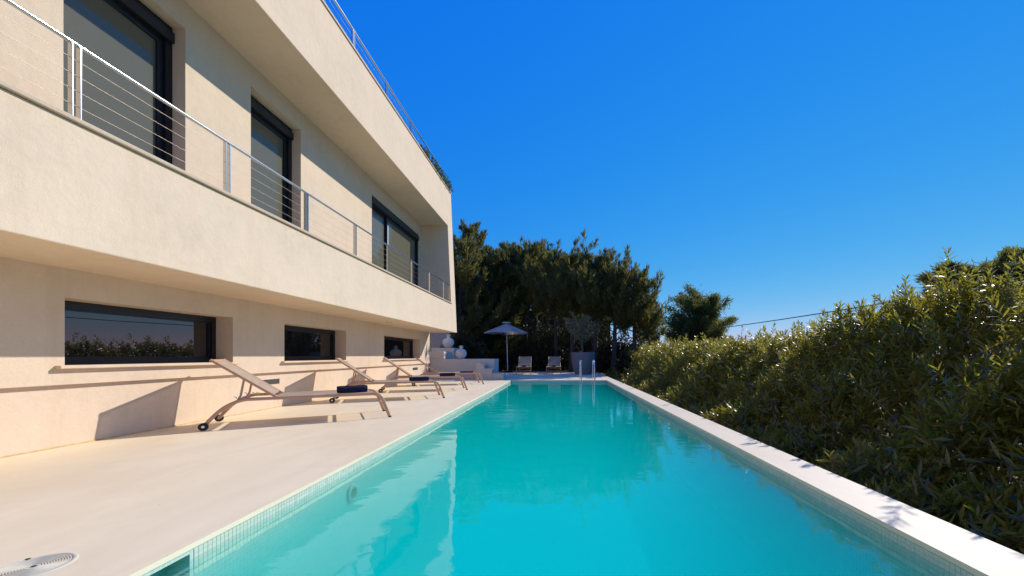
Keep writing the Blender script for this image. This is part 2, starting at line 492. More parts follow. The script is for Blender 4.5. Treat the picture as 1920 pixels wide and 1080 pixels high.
# left wall with the skimmer mouth cut through
w = MB()
ysb = [PN, SK[0], SK[1], PF]; zsb = [ZB, SK[3], SK[2], ZT]
for j in range(3):
    for i in range(3):
        if i == 1 and j == 1: continue
        w.add([(PL, ysb[i], zsb[j]), (PL, ysb[i+1], zsb[j]), (PL, ysb[i+1], zsb[j+1]), (PL, ysb[i], zsb[j+1])], [(0, 1, 2, 3)])
w.build('pool_wall', M['mosaic_yz'], pool, recalc=False)
s = MB(); y0, y1, z1, z0 = SK; xd = PL - .13
s.add([(PL, y0, z0), (PL, y1, z0), (xd, y1, z0), (xd, y0, z0)], [(0, 1, 2, 3)])
s.add([(PL, y0, z1), (PL, y1, z1), (xd, y1, z1), (xd, y0, z1)], [(0, 1, 2, 3)])
s.add([(PL, y0, z0), (xd, y0, z0), (xd, y0, z1), (PL, y0, z1)], [(0, 1, 2, 3)])
s.add([(PL, y1, z0), (xd, y1, z0), (xd, y1, z1), (PL, y1, z1)], [(0, 1, 2, 3)])
s.add([(xd, y0, z0), (xd, y1, z0), (xd, y1, z1), (xd, y0, z1)], [(0, 1, 2, 3)])
s.build('skimmer_mouth', M['mosaic_yz'], pool, recalc=False)
MB().add([(PR, PN, ZB), (PR, PF, ZB), (PR, PF, ZT), (PR, PN, ZT)], [(0, 1, 2, 3)]).build('pool_wall', M['mosaic_yz'], pool, recalc=False)
MB().add([(PL, PF, ZB), (PR, PF, ZB), (PR, PF, ZT), (PL, PF, ZT)], [(0, 1, 2, 3)]).build('pool_wall', M['mosaic_xz'], pool, recalc=False)
MB().add([(PL, PN, ZB), (PR, PN, ZB), (PR, PN, ZT), (PL, PN, ZT)], [(0, 1, 2, 3)]).build('pool_wall', M['mosaic_xz'], pool, recalc=False)
MB().add([(PL, PN, ZB), (PR, PN, ZB), (PR, PF, ZB), (PL, PF, ZB)], [(0, 1, 2, 3)]).build('pool_floor', M['mosaic_xy'], pool, recalc=False)

# waterline band of real mosaic tiles
def tile_mesh():
    h = TILE/2 - .0007; t = .0022; c = .0010
    v = [(0, -h, -h), (0, h, -h), (0, h, h), (0, -h, h), (t, -h+c, -h+c), (t, h-c, -h+c), (t, h-c, h-c), (t, -h+c, h-c)]
    return v, [(4, 5, 6, 7), (0, 1, 5, 4), (1, 2, 6, 5), (2, 3, 7, 6), (3, 0, 4, 7)]
tv, tf = tile_mesh()
tme = bpy.data.meshes.new('mosaic_tile'); tme.from_pydata(tv, [], tf); tme.materials.append(M['tile'])
band = MB(); near = 0
for side, xw in ((1, PL + .0005), (-1, PR - .0005)):
    for r in range(5):
        zc = ZT - .004 - TILE*(r + .5)
        for k in range(int((PF - PN)/TILE) - 1):
            yc = PN + TILE*(k + .7)
            if side == 1 and SK[0] - .014 < yc < SK[1] + .014 and SK[3] - .012 < zc < SK[2] + .012: continue
            if 1.88 < yc < 2.62 and r < 3 and near < 170:
                o = bpy.data.objects.new('mosaic_tile', tme); C.objects.link(o); o.parent = pool
                o.location = (xw, yc, zc)
                if side == -1: o.rotation_euler = (0, 0, math.pi)
                near += 1
            else:
                band.add([(xw + side*a, yc + b, zc + c) for a, b, c in tv], tf if side == 1 else [q[::-1] for q in tf])
for r in range(5):
    zc = ZT - .004 - TILE*(r + .5)
    for k in range(int((PR - PL)/TILE)):
        xc = PL + TILE*(k + .8)
        band.add([(xc + b, PF - .0005 - a, zc + c) for a, b, c in tv], tf)
tag(band.build('mosaic_band', M['tile'], pool, recalc=False), kind='stuff')

# water: a closed body whose sides sit inside the walls
WZ = -.082
wb = MB(); nx, ny = 2, 2
wb.box(PL - .004, PR + .004, PN - .004, PF + .004, ZB - .004, WZ)
wat = tag(wb.build('pool_water', M['water']), kind='structure')
MB().add([(PL-.129, SK[0]+.001, WZ), (PL-.005, SK[0]+.001, WZ), (PL-.005, SK[1]-.001, WZ), (PL-.129, SK[1]-.001, WZ)], [(0, 1, 2, 3)]).build('skimmer_water', M['water_skin'], pool, recalc=False)

# return inlet in the left pool wall
inl = MB()
def ring_x(x0, prof, c, n=28):
    vs = []; fs = []; m = len(prof)
    for k in range(n):
        t = 2*math.pi*k/n
        for r, dx in prof: vs.append((x0 + dx, c[0] + r*math.cos(t), c[1] + r*math.sin(t)))
    for k in range(n):
        for i in range(m-1):
            a = k*m+i; b = ((k+1) % n)*m+i
            fs.append((a, b, b+1, a+1))
    return vs, fs
v, f = ring_x(PL, [(.098, .002), (.096, .014), (.070, .016), (.058, .020), (.050, .017), (.047, -.02)], (3.73, -.30)); inl.add(v, f, True)
ri = inl.build('return_inlet', M['inlet'], pool)
v, f = ring_x(PL, [(.047, .004), (.0, .004)], (3.73, -.30)); MB().add(v, f).build('inlet_opening', M['vent'], ri)

# skimmer lid set in the deck
lid = empty('skimmer_lid', (-2.485, 1.863, 0))
tag(lid, 'round cream plastic skimmer lid with concentric grooves set in the deck', 'skimmer lid')
MB().lathe([(.120, .002), (.122, .0055), (.136, .0045), (.141, .0005)], 48).build('rim', M['grout_white'], lid)
prof = [(.0005, .0045)]
r = .024
while r < .112:
    prof += [(r, .005), (r+.0012, .0005), (r+.0034, .0005), (r+.0046, .005)]; r += .0085
prof += [(.118, .005), (.119, .001)]
MB().lathe(prof, 56, smooth=False).build('grooved_cover', M['grout_white'], lid)
for a, rr in ((.3, .006), (2.6, .129)):
    q = MB(); q.lathe([(.0005, .0065), (.009, .0065), (.0095, .005)], 14, (rr*math.cos(a), rr*math.sin(a), .0015)); q.build('finger_hole', M['vent'], lid)

# ladder at the far end
lad = empty('pool_ladder', (1.18, 16.4, 0)); tag(lad, 'polished steel pool ladder with two hooped rails at far end of pool', 'ladder')
for sx in (-.275, .275):
    pts = [(sx, .50, .0), (sx, .50, .45), (sx, .47, .66), (sx, .36, .80), (sx, .18, .85), (sx, -.02, .82), (sx, -.17, .70), (sx, -.27, .45), (sx, -.36, .10), (sx, -.40, -.2), (sx, -.41, -.88)]
    MB().tube(arc(pts, 5), .024, 12).build('rail', M['chrome'], lad)
    MB().lathe([(.001, .014), (.045, .012), (.05, .001)], 18, (sx, .50, 0)).build('anchor_flange', M['chrome'], lad)
for z in (-.26, -.50, -.74):
    MB().box(-.27, .27, -.45, -.37, z, z+.025).build('tread', M['steel'], lad, bevel=.006)

# ------------------------------------------------------------------ the house
house = empty('villa', (-6, 6, 0))
tag(house, 'cream rendered modern villa with long cantilevered balcony beside the pool', 'house')
house.location = (0, 0, 0)
YN, YE = -6.0, 16.44

def wall_sheet(mb, x, ys, zs, holes, depth):
    """sheet in plane X=x facing +X with rectangular openings and their reveals"""
    yb = sorted(set(list(ys) + [h[0] for h in holes] + [h[1] for h in holes]))
    zb = sorted(set(list(zs) + [h[2] for h in holes] + [h[3] for h in holes]))
    for i in range(len(yb)-1):
        for j in range(len(zb)-1):
            cy, cz = (yb[i]+yb[i+1])/2, (zb[j]+zb[j+1])/2
            if any(h[0] < cy < h[1] and h[2] < cz < h[3] for h in holes): continue
            mb.add([(x, yb[i], zb[j]), (x, yb[i+1], zb[j]), (x, yb[i+1], zb[j+1]), (x, yb[i], zb[j+1])], [(0, 1, 2, 3)])
    for (a, b, c, e) in holes:
        xi = x - depth
        mb.add([(x, a, c), (xi, a, c), (xi, a, e), (x, a, e)], [(0, 1, 2, 3)])
        mb.add([(x, b, c), (x, b, e), (xi, b, e), (xi, b, c)], [(0, 1, 2, 3)])
        mb.add([(x, a, e), (xi, a, e), (xi, b, e), (x, b, e)], [(0, 1, 2, 3)])
        mb.add([(x, a, c), (x, b, c), (xi, b, c), (xi, a, c)], [(0, 1, 2, 3)])

XW = -5.385; ZS = 1.955
low_w = [(4.30, 6.52, .895, 1.635), (7.74, 9.99, .895, 1.635), (12.16, 15.31, .895, 1.635), (.2, 2.6, .895, 1.635)]
w = MB()
wall_sheet(w, XW, [YN, YE], [.685, ZS + .3], low_w, .30)
w.add([(XW, YN, .685), (XW, YE, .685), (XW - .06, YE, .685), (XW - .06, YN, .685)], [(0, 1, 2, 3)])
w.add([(XW - .06, YN, -.3), (XW - .06, YE, -.3), (XW - .06, YE, .685), (XW - .06, YN, .685)], [(0, 1, 2, 3)])
w.add([(XW, YE, .685), (-14, YE, .685), (-14, YE, ZS+.3), (XW, YE, ZS+.3)], [(0, 1, 2, 3)])
w.add([(XW-.06, YE, -.3), (-14, YE, -.3), (-14, YE, .685), (XW-.06, YE, .685)], [(0, 1, 2, 3)])
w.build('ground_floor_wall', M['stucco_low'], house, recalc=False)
MB().box(XW - .061, XW - .052, YN, YE, .001, .014).build('sealant_joint', M['ochre'], house)

def low_window(y0, y1, z0, z1, x):
    """fixed window: frame, pane, sill"""
    f = MB(); t = .075
    f.box(x - .06, x, y0, y1, z0, z0 + t*.8); f.box(x - .06, x, y0, y1, z1 - t, z1)
    f.box(x - .0605, x - .0005, y0, y0 + t, z0 + t*.8, z1 - t); f.box(x - .0605, x - .0005, y1 - t, y1, z0 + t*.8, z1 - t)
    t2 = .035
    f.box(x - .065, x - .022, y0+t, y1-t, z0+t*.8, z0+t*.8+t2); f.box(x - .065, x - .022, y0+t, y1-t, z1-t-t2, z1-t)
    f.box(x - .066, x - .023, y0+t, y0+t+t2, z0+t*.8+t2, z1-t-t2); f.box(x - .066, x - .023, y1-t-t2, y1-t, z0+t*.8+t2, z1-t-t2)
    o = f.build('window', M['frame'], house)
    MB().box(x - .055, x - .045, y0+t, y1-t, z0+t*.8, z1-t).build('pane', M['pane_low'], o)
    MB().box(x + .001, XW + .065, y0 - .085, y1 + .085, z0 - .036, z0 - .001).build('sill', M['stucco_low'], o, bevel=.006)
    return o
for (a, b, c, e) in low_w: low_window(a, b, c, e, XW - .28)

for y0 in (7.18, 14.70):
    v = MB().box(XW - .0595, XW - .052, y0, y0 + .50, .462, .548).build('step_light', M['vent'], house)
    MB().box(XW - .0592, XW - .046, y0 - .012, y0 + .512, .549, .557).build('trim', M['steel'], v)

# upper floor: one leaning front plane, parapet below and fascia above
def xf(z): return -4.25 - .25*(z - ZS)/(7.72 - ZS)
XU = -5.48; ZR = 3.07; ZO = 6.19; ZTOP = 7.72; ZF = 2.72
YI = 15.74
def strip(z0, z1, ya, yb, back):
    return [(xf(z0), z0), (xf(z1), z1), (back, z1), (back, z0)]
p = MB(); p.prism_y([(xf(ZS), ZS), (xf(ZR), ZR), (xf(ZR) - .17, ZR), (xf(ZR) - .17, ZF), (XU - .001, ZF), (XU - .001, ZF-.15), (XW-.25, ZF - .15), (XW-.25, ZS)], YN, YI)
p.build('balcony_parapet', M['stucco'], house, bevel=.012)
p = MB(); p.prism_y([(xf(ZO), ZO), (xf(ZTOP), ZTOP), (-14, ZTOP), (-14, ZTOP - .3), (XU - .3, ZTOP - .3), (XU - .3, ZO)], YN, YI)
p.build('roof_fascia', M['stucco'], house, bevel=.012)
p = MB(); p.prism_y([(xf(ZS), ZS), (xf(ZTOP), ZTOP), (-14, ZTOP), (-14, ZS)], YI, YE)
p.build('end_wall', M['stucco'], house, bevel=.012)
up_w = [(4.365, 5.79, ZF + .02, 5.80), (7.02, 8.38, ZF + .02, 5.80), (11.56, 15.42, ZF + .02, 5.72), (.3, 2.4, ZF + .02, 5.80)]
w = MB()
wall_sheet(w, XU, [YN, YI + .05], [ZF - .05, ZO + .1], up_w[:2] + up_w[3:] + [up_w[2]], .24)
w.build('upper_wall', M['stucco'], house, recalc=False)
# balcony rim stone, two-step profile with a drip edge
q = MB(); x = xf(ZR)
q.prism_y([(x + .035, ZR + .002), (x + .038, ZR + .04), (x - .20, ZR + .04), (x - .20, ZR + .002)], YN, YI - .002)
q.build('balcony_rim', M['coping_stone'], house, bevel=.006)
q = MB(); x = xf(ZTOP)
q.prism_y([(x + .03, ZTOP + .002), (x + .03, ZTOP + .035), (x - .28, ZTOP + .035), (x - .28, ZTOP + .002)], YN, YE + .03)
q.build('roof_coping', M['coping_stone'], house, bevel=.006)
MB().box(XW-.3, -14, YN, YE-.01, ZS+.31, ZTOP-.31).build('core', M['stucco_low'], house) if False else None

def balcony_door(y0, y1, z0, z1, x, panels):
    f = MB(); t = .10
    f.box(x - .10, x, y0, y1, z0, z0 + .06)
    f.box(x - .10, x, y0, y1, z1 - .08, z1)
    f.box(x - .1005, x - .0005, y0, y0 + .06, z0 + .06, z1 - .08)
    f.box(x - .1005, x - .0005, y1 - t, y1, z0 + .06, z1 - .08)
    o = f.build('balcony_door', M['frame'], house)
    sb = MB().box(x - .09, x + .045, y0 + .004, y1 - .004, z1 - .235, z1 - .081)
    sb.build('shutter_box', M['shutter'], o, bevel=.012)
    zt = z1 - .236
    for (a, b, dx) in panels:
        s = MB(); u = .085; xx = x - .035 - dx
        s.box(xx - .05, xx, a, b, z0 + .061, z0 + .061 + u); s.box(xx - .05, xx, a, b, zt - u, zt)
        s.box(xx - .0505, xx - .0005, a, a + u, z0 + .061 + u, zt - u); s.box(xx - .0505, xx - .0005, b - u, b, z0 + .061 + u, zt - u)
        so_ = s.build('sash', M['frame'], o)
        MB().box(xx - .035, xx - .025, a + u, b - u, z0 + .061 + u, zt - u).build('pane', M['pane_up'], so_)
    return o
balcony_door(*up_w[0], XU - .19, [(up_w[0][0] + .06, up_w[0][1] - .10, 0)])
balcony_door(*up_w[1], XU - .19, [(up_w[1][0] + .06, up_w[1][1] - .10, 0)])
balcony_door(*up_w[3], XU - .19, [(up_w[3][0] + .06, up_w[3][1] - .10, 0)])
d3 = balcony_door(*up_w[2], XU - .02, [(11.62, 12.75, .05), (12.70, 15.32, 0)])
MB().box(XU - .052, XU - .040, 12.72, 12.77, ZF + .3, 5.2).build('lit_sash_edge', M['white_metal'], d3)  # pale strip, the bright reflection along the sash edge put into colour

# railings: posts, handrail, wires
rail = MB(); XR = -4.345
rail.tube([(XR, YN, 3.80), (XR, YI - .05, 3.80)], .019, 12)
ro = rail.build('balcony_railing', M['steel'], house)
pys = [1.92 + 1.622*k for k in range(-4, 9)]
for y in pys:
    pm = MB(); pm.box(XR - .022, XR + .022, y - .035, y - .025, ZR + .041, 3.785); pm.box(XR - .0225, XR + .0225, y + .025, y + .035, ZR + .041, 3.7855)
    pm.box(XR - .04, XR + .04, y - .05, y + .05, ZR + .0405, ZR + .052)
    pm.build('post', M['steel'], ro, bevel=.002, seg=1)
for k in range(4):
    z = ZR + .04 + .137*(k + 1)
    MB().tube([(XR, YN, z), (XR, YI - .05, z)], .0021, 6).build('wire', M['wire'], ro)
MB().box(XR - .02, XR + .02, YI - .06, YI - .04, ZR + .05, 3.80).build('post', M['steel'], ro)
XT = -4.56
rr = MB().tube([(XT, YN, 8.22), (XT, 15.6, 8.22)], .023, 12).build('roof_railing', M['steel'], house)
for k in range(-8, 6):
    y = 7.04 + 1.70*k
    if y > 15.7 or y < YN: continue
    pm = MB(); pm.box(XT - .022, XT + .022, y - .035, y - .025, ZTOP + .036, 8.21); pm.box(XT - .0225, XT + .0225, y + .025, y + .035, ZTOP + .036, 8.2105)
    pm.build('post', M['steel'], rr)
for k in range(2):
    z = ZTOP + .035 + .15*(k + 1)
    MB().tube([(XT, YN, z), (XT, 15.6, z)], .0021, 6).build('wire', M['wire'], rr)

sl_ = MB().lathe([(.045, .0), (.085, -.012), (.092, -.012), (.096, 0)], 24, (-4.77, 11.13, ZS - .0005)).build('soffit_downlight', M['steel'], house)
MB().lathe([(.0005, -.002), (.046, -.002)], 24, (-4.77, 11.13, ZS - .0005)).build('lamp_glass', M['vent'], sl_)

# ------------------------------------------------------------------ terrace walls, steps and vases past the house
tw = empty('terrace_wall', (-4.2, 17.4, 0)); tag(tw, 'low white rendered terrace wall past the end of the villa', 'wall'); tw.location = (0, 0, 0)
MB().box(-5.55, -2.78, 17.0, 18.2, 0.001, .86).build('front_block', M['white_render'], tw, bevel=.02)
MB().box(-5.9, -4.85, 18.25, 19.2, 0.001, 1.36).build('upper_block', M['white_render'], tw, bevel=.02)
MB().box(-7.4, -4.95, 17.0, 18.24, .862, 1.18).build('side_block', M['white_render'], tw, bevel=.02)
st = empty('garden_steps', (0, 0, 0)); tag(st, 'three pale stone steps rising left beside the white terrace wall', 'steps')
for k, (x0, x1, z) in enumerate(((-3.45, -3.12, .62), (-3.119, -2.78, .43), (-2.779, -2.30, .24))):
    MB().box(x0, x1, 16.35, 16.995, 0.001, z).build('step', M['step_stone'], st, bevel=.01)
    MB().box(x0 + .002, x1 + .03, 16.33, 16.994, z + .001, z + .032).build('tread', M['step_stone'], st, bevel=.006)
us = empty('upper_stair', (0, 0, 0)); tag(us, 'grey stair climbing beside the villa behind the round vases', 'stairs')
for k in range(6):
    MB().box(-8.2, -5.80, 19.25 + .30*k, 19.549 + .30*k, 0.001, 1.36 + .155*(k + 1)).build('step', M['slat_grey'], us, bevel=.01)

def vase(loc, s, label):
    root = empty('vase', loc); tag(root, label, 'vase', 'round pale vases on the terrace wall')
    root.scale = (s, s, s)
    prof = [(.09, 0), (.12, .02), (.19, .10), (.235, .20), (.24, .28), (.215, .36), (.16, .42), (.085, .455), (.06, .47)]
    pr = arc(prof, 4)
    n = 64; m = len(pr); vs = []; fs = []
    for k in range(n):
        t = 2*math.pi*k/n
        for (r, z) in pr:
            rr_ = r*(1 + .045*abs(math.cos(t*8))*math.sin(min(1, z/.47)*math.pi))
            vs.append((rr_*math.cos(t), rr_*math.sin(t), z))
    for k in range(n):
        for i in range(m-1):
            a = k*m+i; b = ((k+1) % n)*m+i; fs.append((a, b, b+1, a+1))
    MB().add(vs, fs, True).build('body', M['vase'], root)
    MB().lathe(arc([(.062, .465), (.050, .50), (.046, .56), (.058, .60), (.052, .605), (.040, .57)], 4), 24).build('neck', M['vase'], root)
    for sg in (-1, 1):
        MB().tube(arc([(sg*.05, 0, .50), (sg*.085, 0, .535), (sg*.08, 0, .575), (sg*.052, 0, .592)], 4), .011, 8).build('handle', M['vase'], root)
vase((-4.28, 17.28, .861), .95, 'round pale vase standing lower, on top of the front white wall')
vase((-5.20, 18.55, 1.361), 1.06, 'round pale vase standing higher, nearest the end of the villa')

# ------------------------------------------------------------------ loungers and towels
LW = .76
def lounger(loc, ang, label, group, dark=False):
    root = empty('sun_lounger', loc, ang)
    return tag(root, label, 'sun lounger', group)
def bar_pts(): return arc([(0, .0), (.055, .16), (.10, .29), (.14, .355), (.21, .385), (.34, .39), (1.0, .39), (1.62, .39), (1.76, .385), (1.88, .34), (1.98, .27), (2.07, .17), (2.15, .06)], 5)
HG, TP = (1.43, .415), (2.10, .945)
LM = {}
def lm(k, mb, bevel=0): LM[k] = mb.mesh(k, bevel)
lm('side', MB().flat_bar(bar_pts(), 0, .046, .026))
bd = (TP[0]-HG[0], TP[1]-HG[1])
lm('back', MB().flat_bar([(HG[0]-.02, HG[1]-.012), HG, TP], 0, .036, .024))
sl_m = MB(); nx, ny = 14, 8
def sheet(f, nx, ny, th=.006):
    vs = [f(i/nx, j/ny) for i in range(nx+1) for j in range(ny+1)]
    fs = [(i*(ny+1)+j, (i+1)*(ny+1)+j, (i+1)*(ny+1)+j+1, i*(ny+1)+j+1) for i in range(nx) for j in range(ny)]
    return vs, fs
lm('bed', MB().add(*sheet(lambda a, b: (.24 + 1.17*a, .012 + (LW-.024)*b, .408 - .020*math.sin(math.pi*b)*math.sin(math.pi*a)), 14, 8), True))
nb = (-bd[1]/math.hypot(*bd), bd[0]/math.hypot(*bd))
lm('rest', MB().add(*sheet(lambda a, b: (HG[0] + bd[0]*(.03+.95*a) + nb[0]*(-.012*math.sin(math.pi*b)+.012), .012 + (LW-.024)*b, HG[1] + bd[1]*(.03+.95*a) + nb[1]*(-.012*math.sin(math.pi*b)+.012)), 12, 8), True))
def cross(x, z, r=.015): return MB().tube([(x, .008, z), (x, LW-.008, z)], r, 8)
lm('bar_foot', cross(.205, .372)); lm('bar_mid', cross(1.43, .385)); lm('bar_low', cross(.075, .20, .009)); lm('bar_rear', cross(2.0, .235, .012)); lm('bar_top', cross(TP[0]-.01, TP[1]-.012, .017))
mid = (HG[0] + bd[0]*.50, HG[1] + bd[1]*.50)
lm('strut', MB().flat_bar([(1.83, .372), (1.80, .44), (mid[0], mid[1] - .01)], 0, .026, .016))
tee = MB()
for k in range(4):
    x = 1.70 + .045*k; tee.flat_bar([(x, .40), (x + .012, .425), (x + .03, .43)], 0, .010, .012)
lm('ratchet', tee)
wh = MB()
v, f = [], []
for k in range(20):
    t = 2*math.pi*k/20
    for (r, y) in ((.016, -.019), (.046, -.019), (.052, -.011), (.052, .011), (.046, .019), (.016, .019)): v.append((2.155 + r*math.cos(t), y, .052 + r*math.sin(t)))
for k in range(20):
    for i in range(5): f.append((k*6+i, ((k+1) % 20)*6+i, ((k+1) % 20)*6+i+1, k*6+i+1))
lm('wheel', wh.add(v, f, True))
lm('hub', MB().tube([(2.155, -.022, .052), (2.155, .022, .052)], .017, 12))
lm('foot_cap', MB().box(-.02, .018, -.016, .016, 0, .022), .004)
def part(name, key, mat, root, y=0.0):
    o = link_mesh(name, LM[key], mat, root); o.location.y = y; return o
def make_lounger(loc, ang, label, group):
    root = lounger(loc, ang, label, group)
    F = M['lounger_frame']
    for y in (0, LW):
        s = part('side_frame', 'side', F, root, y)
        part('foot_cap', 'foot_cap', M['dark'], s, 0)
        b = part('back_rail', 'back', F, root, y + (.026 if y == 0 else -.026))
        part('strut', 'strut', F, root, y + (.05 if y == 0 else -.05))
        part('ratchet', 'ratchet', M['steel'], root, y + (.03 if y == 0 else -.03))
        w_ = part('wheel', 'wheel', M['dark'], root, y + (-.024 if y == 0 else .024))
        part('hub', 'hub', M['steel'], w_, 0)
    part('bed_sling', 'bed', M['sling'], root); part('back_sling', 'rest', M['sling'], root)
    for k in ('bar_foot', 'bar_mid', 'bar_low', 'bar_rear', 'bar_top'): part('crossbar', k, F, root)
    return root
# local x runs from foot to head, y across; placed so the near foot stands on loc
def place(foot, ang_deg, label, group):
    a = math.pi + R(ang_deg)               # head towards the house and the camera
    # y across must point away from the camera: mirror by placing the origin on the far side
    perp = Vector((-math.sin(a), math.cos(a), 0))
    o = Vector((foot[0], foot[1], 0)) - perp*LW*1.07
    rt = make_lounger(o, a, label, group); rt.scale = (1.07, 1.07, 1.0)
    return rt, a, o
GL = 'sun loungers along the villa wall'
spots = [((-2.757, 6.437), 30.0, 'nearest tan sling lounger with raised back and rolled towel, largest in the row'),
         ((-2.72, 9.34), 24.0, 'second nearest tan lounger along the villa wall, back raised'),
         ((-2.68, 11.52), 20.0, 'third tan lounger along the villa wall, counted from the camera'),
         ((-2.66, 13.90), 22.0, 'farthest tan lounger along the villa wall, beside the white terrace wall')]
# towels: rolled terry with a spiral end
def towel(o, a, t, y, ln, h, label, flat=False):
    n = 26; prof = []
    turns = 3.2; m = 60
    mb = MB(); sec = []
    w_ = .17 if not flat else .26
    for k in range(28):
        th = 2*math.pi*k/28
        c, s_ = math.cos(th), math.sin(th)
        sec.append((math.copysign(abs(c)**.7, c)*w_/2, h/2 + math.copysign(abs(s_)**.7, s_)*h/2))
    st_n = 14; vs = []; fs = []
    for i in range(st_n+1):
        u = i/st_n; e = 1 - .10*(abs(2*u-1)**6)
        for k, (yy, zz) in enumerate(sec):
            jig = 1 + .03*math.sin(u*9 + k*.9) + .02*math.sin(u*23 + k*2.1)
            vs.append(((u-.5)*ln, yy*e*jig, h/2 + (zz-h/2)*e*jig*(1+.06*math.sin(u*5+1))))
    q = 28
    for i in range(st_n):
        for k in range(q): fs.append((i*q+k, i*q+(k+1) % q, (i+1)*q+(k+1) % q, (i+1)*q+k))
    mb.add(vs, fs, True)
    for e0 in (0, st_n):
        b = e0*q; cx = (-.5 if e0 == 0 else .5)*ln
        mb.add(vs[b:b+q] + [(cx*.97, 0, h/2)], [(k, (k+1) % q, q) for k in range(q)])
    # rolled-in spiral folds on both ends
    for e0 in (-1, 1):
        sp = []
        for k in range(46):
            u = k/45; th = u*2*math.pi*2.6
            sp.append((e0*ln*.5, math.cos(th)*w_*.42*(1-u*.85), h/2 + math.sin(th)*h*.40*(1-u*.85)))
        mb.tube(sp, .0075, 5)
    mb.tube([(-ln*.48, w_*.30, h*.93), (-ln*.15, w_*.31, h*.95), (ln*.2, w_*.30, h*.94), (ln*.48, w_*.31, h*.92)], .008, 6)
    ob = mb.build('towel', M['navy'])
    ca, sa = math.cos(a), math.sin(a)
    ob.location = (o.x + ca*t - sa*y, o.y + sa*t + ca*y, .3955)
    ob.rotation_euler = (0, 0, a)
    tag(ob, label, 'towel', 'navy towels on the loungers')
tl = ['rolled navy towel on the lounger nearest the camera', 'rolled navy towel on the second lounger from the camera', 'rolled navy towel on the third lounger from the camera', 'flat folded navy towel on the farthest lounger by the villa wall']
for k, (ft, an, lb) in enumerate(spots):
    r_, a, o = place(ft, an, lb, GL)
    towel(o, a, .53, LW - .26, .43, [.12, .105, .10, .06][k], tl[k], k == 3)
# two loungers at the far end face the pool
for k, (cx, yy, lb, tb) in enumerate(((-1.93, 21.4, 'shaded lounger facing the pool at far end, nearer the parasol', 'dark towel on the far lounger nearer the parasol'),
                                      (-.30, 21.4, 'shaded lounger facing the pool at far end, nearer the big planter', 'dark towel on the far lounger nearer the planter'))):
    a = R(90 + (2 if k == 0 else -1))
    o = Vector((cx + LW/2, yy, 0))
    make_lounger(o, a, lb, 'loungers at the far end of the pool')
    towel(o, a, .95, LW/2, .34, .07, tb, True)

# ------------------------------------------------------------------ parasol
um = empty('parasol', (-3.10, 23.9, 0)); tag(um, 'pale grey octagonal parasol open in the shade at the far end', 'parasol')
MB().lathe([(.001, .09), (.06, .09), (.30, .06), (.33, .0)], 28).build('base', M['dark'], um)
tilt = -.035
MB().tube([(0, 0, .05), (tilt*1.0, 0, 1.4), (tilt*2, 0, 2.98)], .028, 12).build('pole', M['white_metal'], um)
n8 = 8; RC = 1.42; zc, ze = 2.98, 2.37
vs = []; fs = []
rings = 6
for r_i in range(rings+1):
    u = .10 + .90*r_i/rings
    for k in range(n8*4):
        t = 2*math.pi*k/(n8*4) + math.pi/8
        fr = (k % 4)/4.0
        edge = math.cos(math.pi/8)/math.cos((fr - .5)*math.pi/4)
        sag = .035*math.sin(math.pi*fr)*u
        vs.append((-.07 + RC*u*edge*math.cos(t), RC*u*edge*math.sin(t), zc - (zc-ze)*(u**.93) - sag*.7))
q = n8*4
for i in range(rings):
    for k in range(q): fs.append((i*q+k, i*q+(k+1) % q, (i+1)*q+(k+1) % q, (i+1)*q+k))
can = MB().add(vs, fs).build('canopy', M['canopy'], um)
vs = []
fs = []
for z_, r_ in ((2.965, .30), (3.04, .22), (3.055, .02)):
    for k in range(8):
        t = 2*math.pi*k/8 + math.pi/8; vs.append((-.07 + r_*math.cos(t), r_*math.sin(t), z_))
for i in range(2):
    for k in range(8): fs.append((i*8+k, i*8+(k+1) % 8, (i+1)*8+(k+1) % 8, (i+1)*8+k))
MB().add(vs, fs).build('vent_cap', M['canopy'], can)
for k in range(8):
    t = 2*math.pi*k/8 + math.pi/8; c, s_ = math.cos(t), math.sin(t)
    rb = MB().tube([(-.07 + .06*c, .06*s_, 2.90), (-.07 + .97*RC*c, .97*RC*s_, 2.372)], .011, 6).build('rib', M['white_metal'], um)
    MB().tube([(-.065 + .04*c, .04*s_, 2.35), (-.07 + .55*RC*c, .55*RC*s_, 2.585)], .008, 6).build('strut', M['white_metal'], rb)
MB().tube([(-.065, 0, 2.30), (-.066, 0, 2.42)], .05, 12).build('hub', M['white_metal'], um)

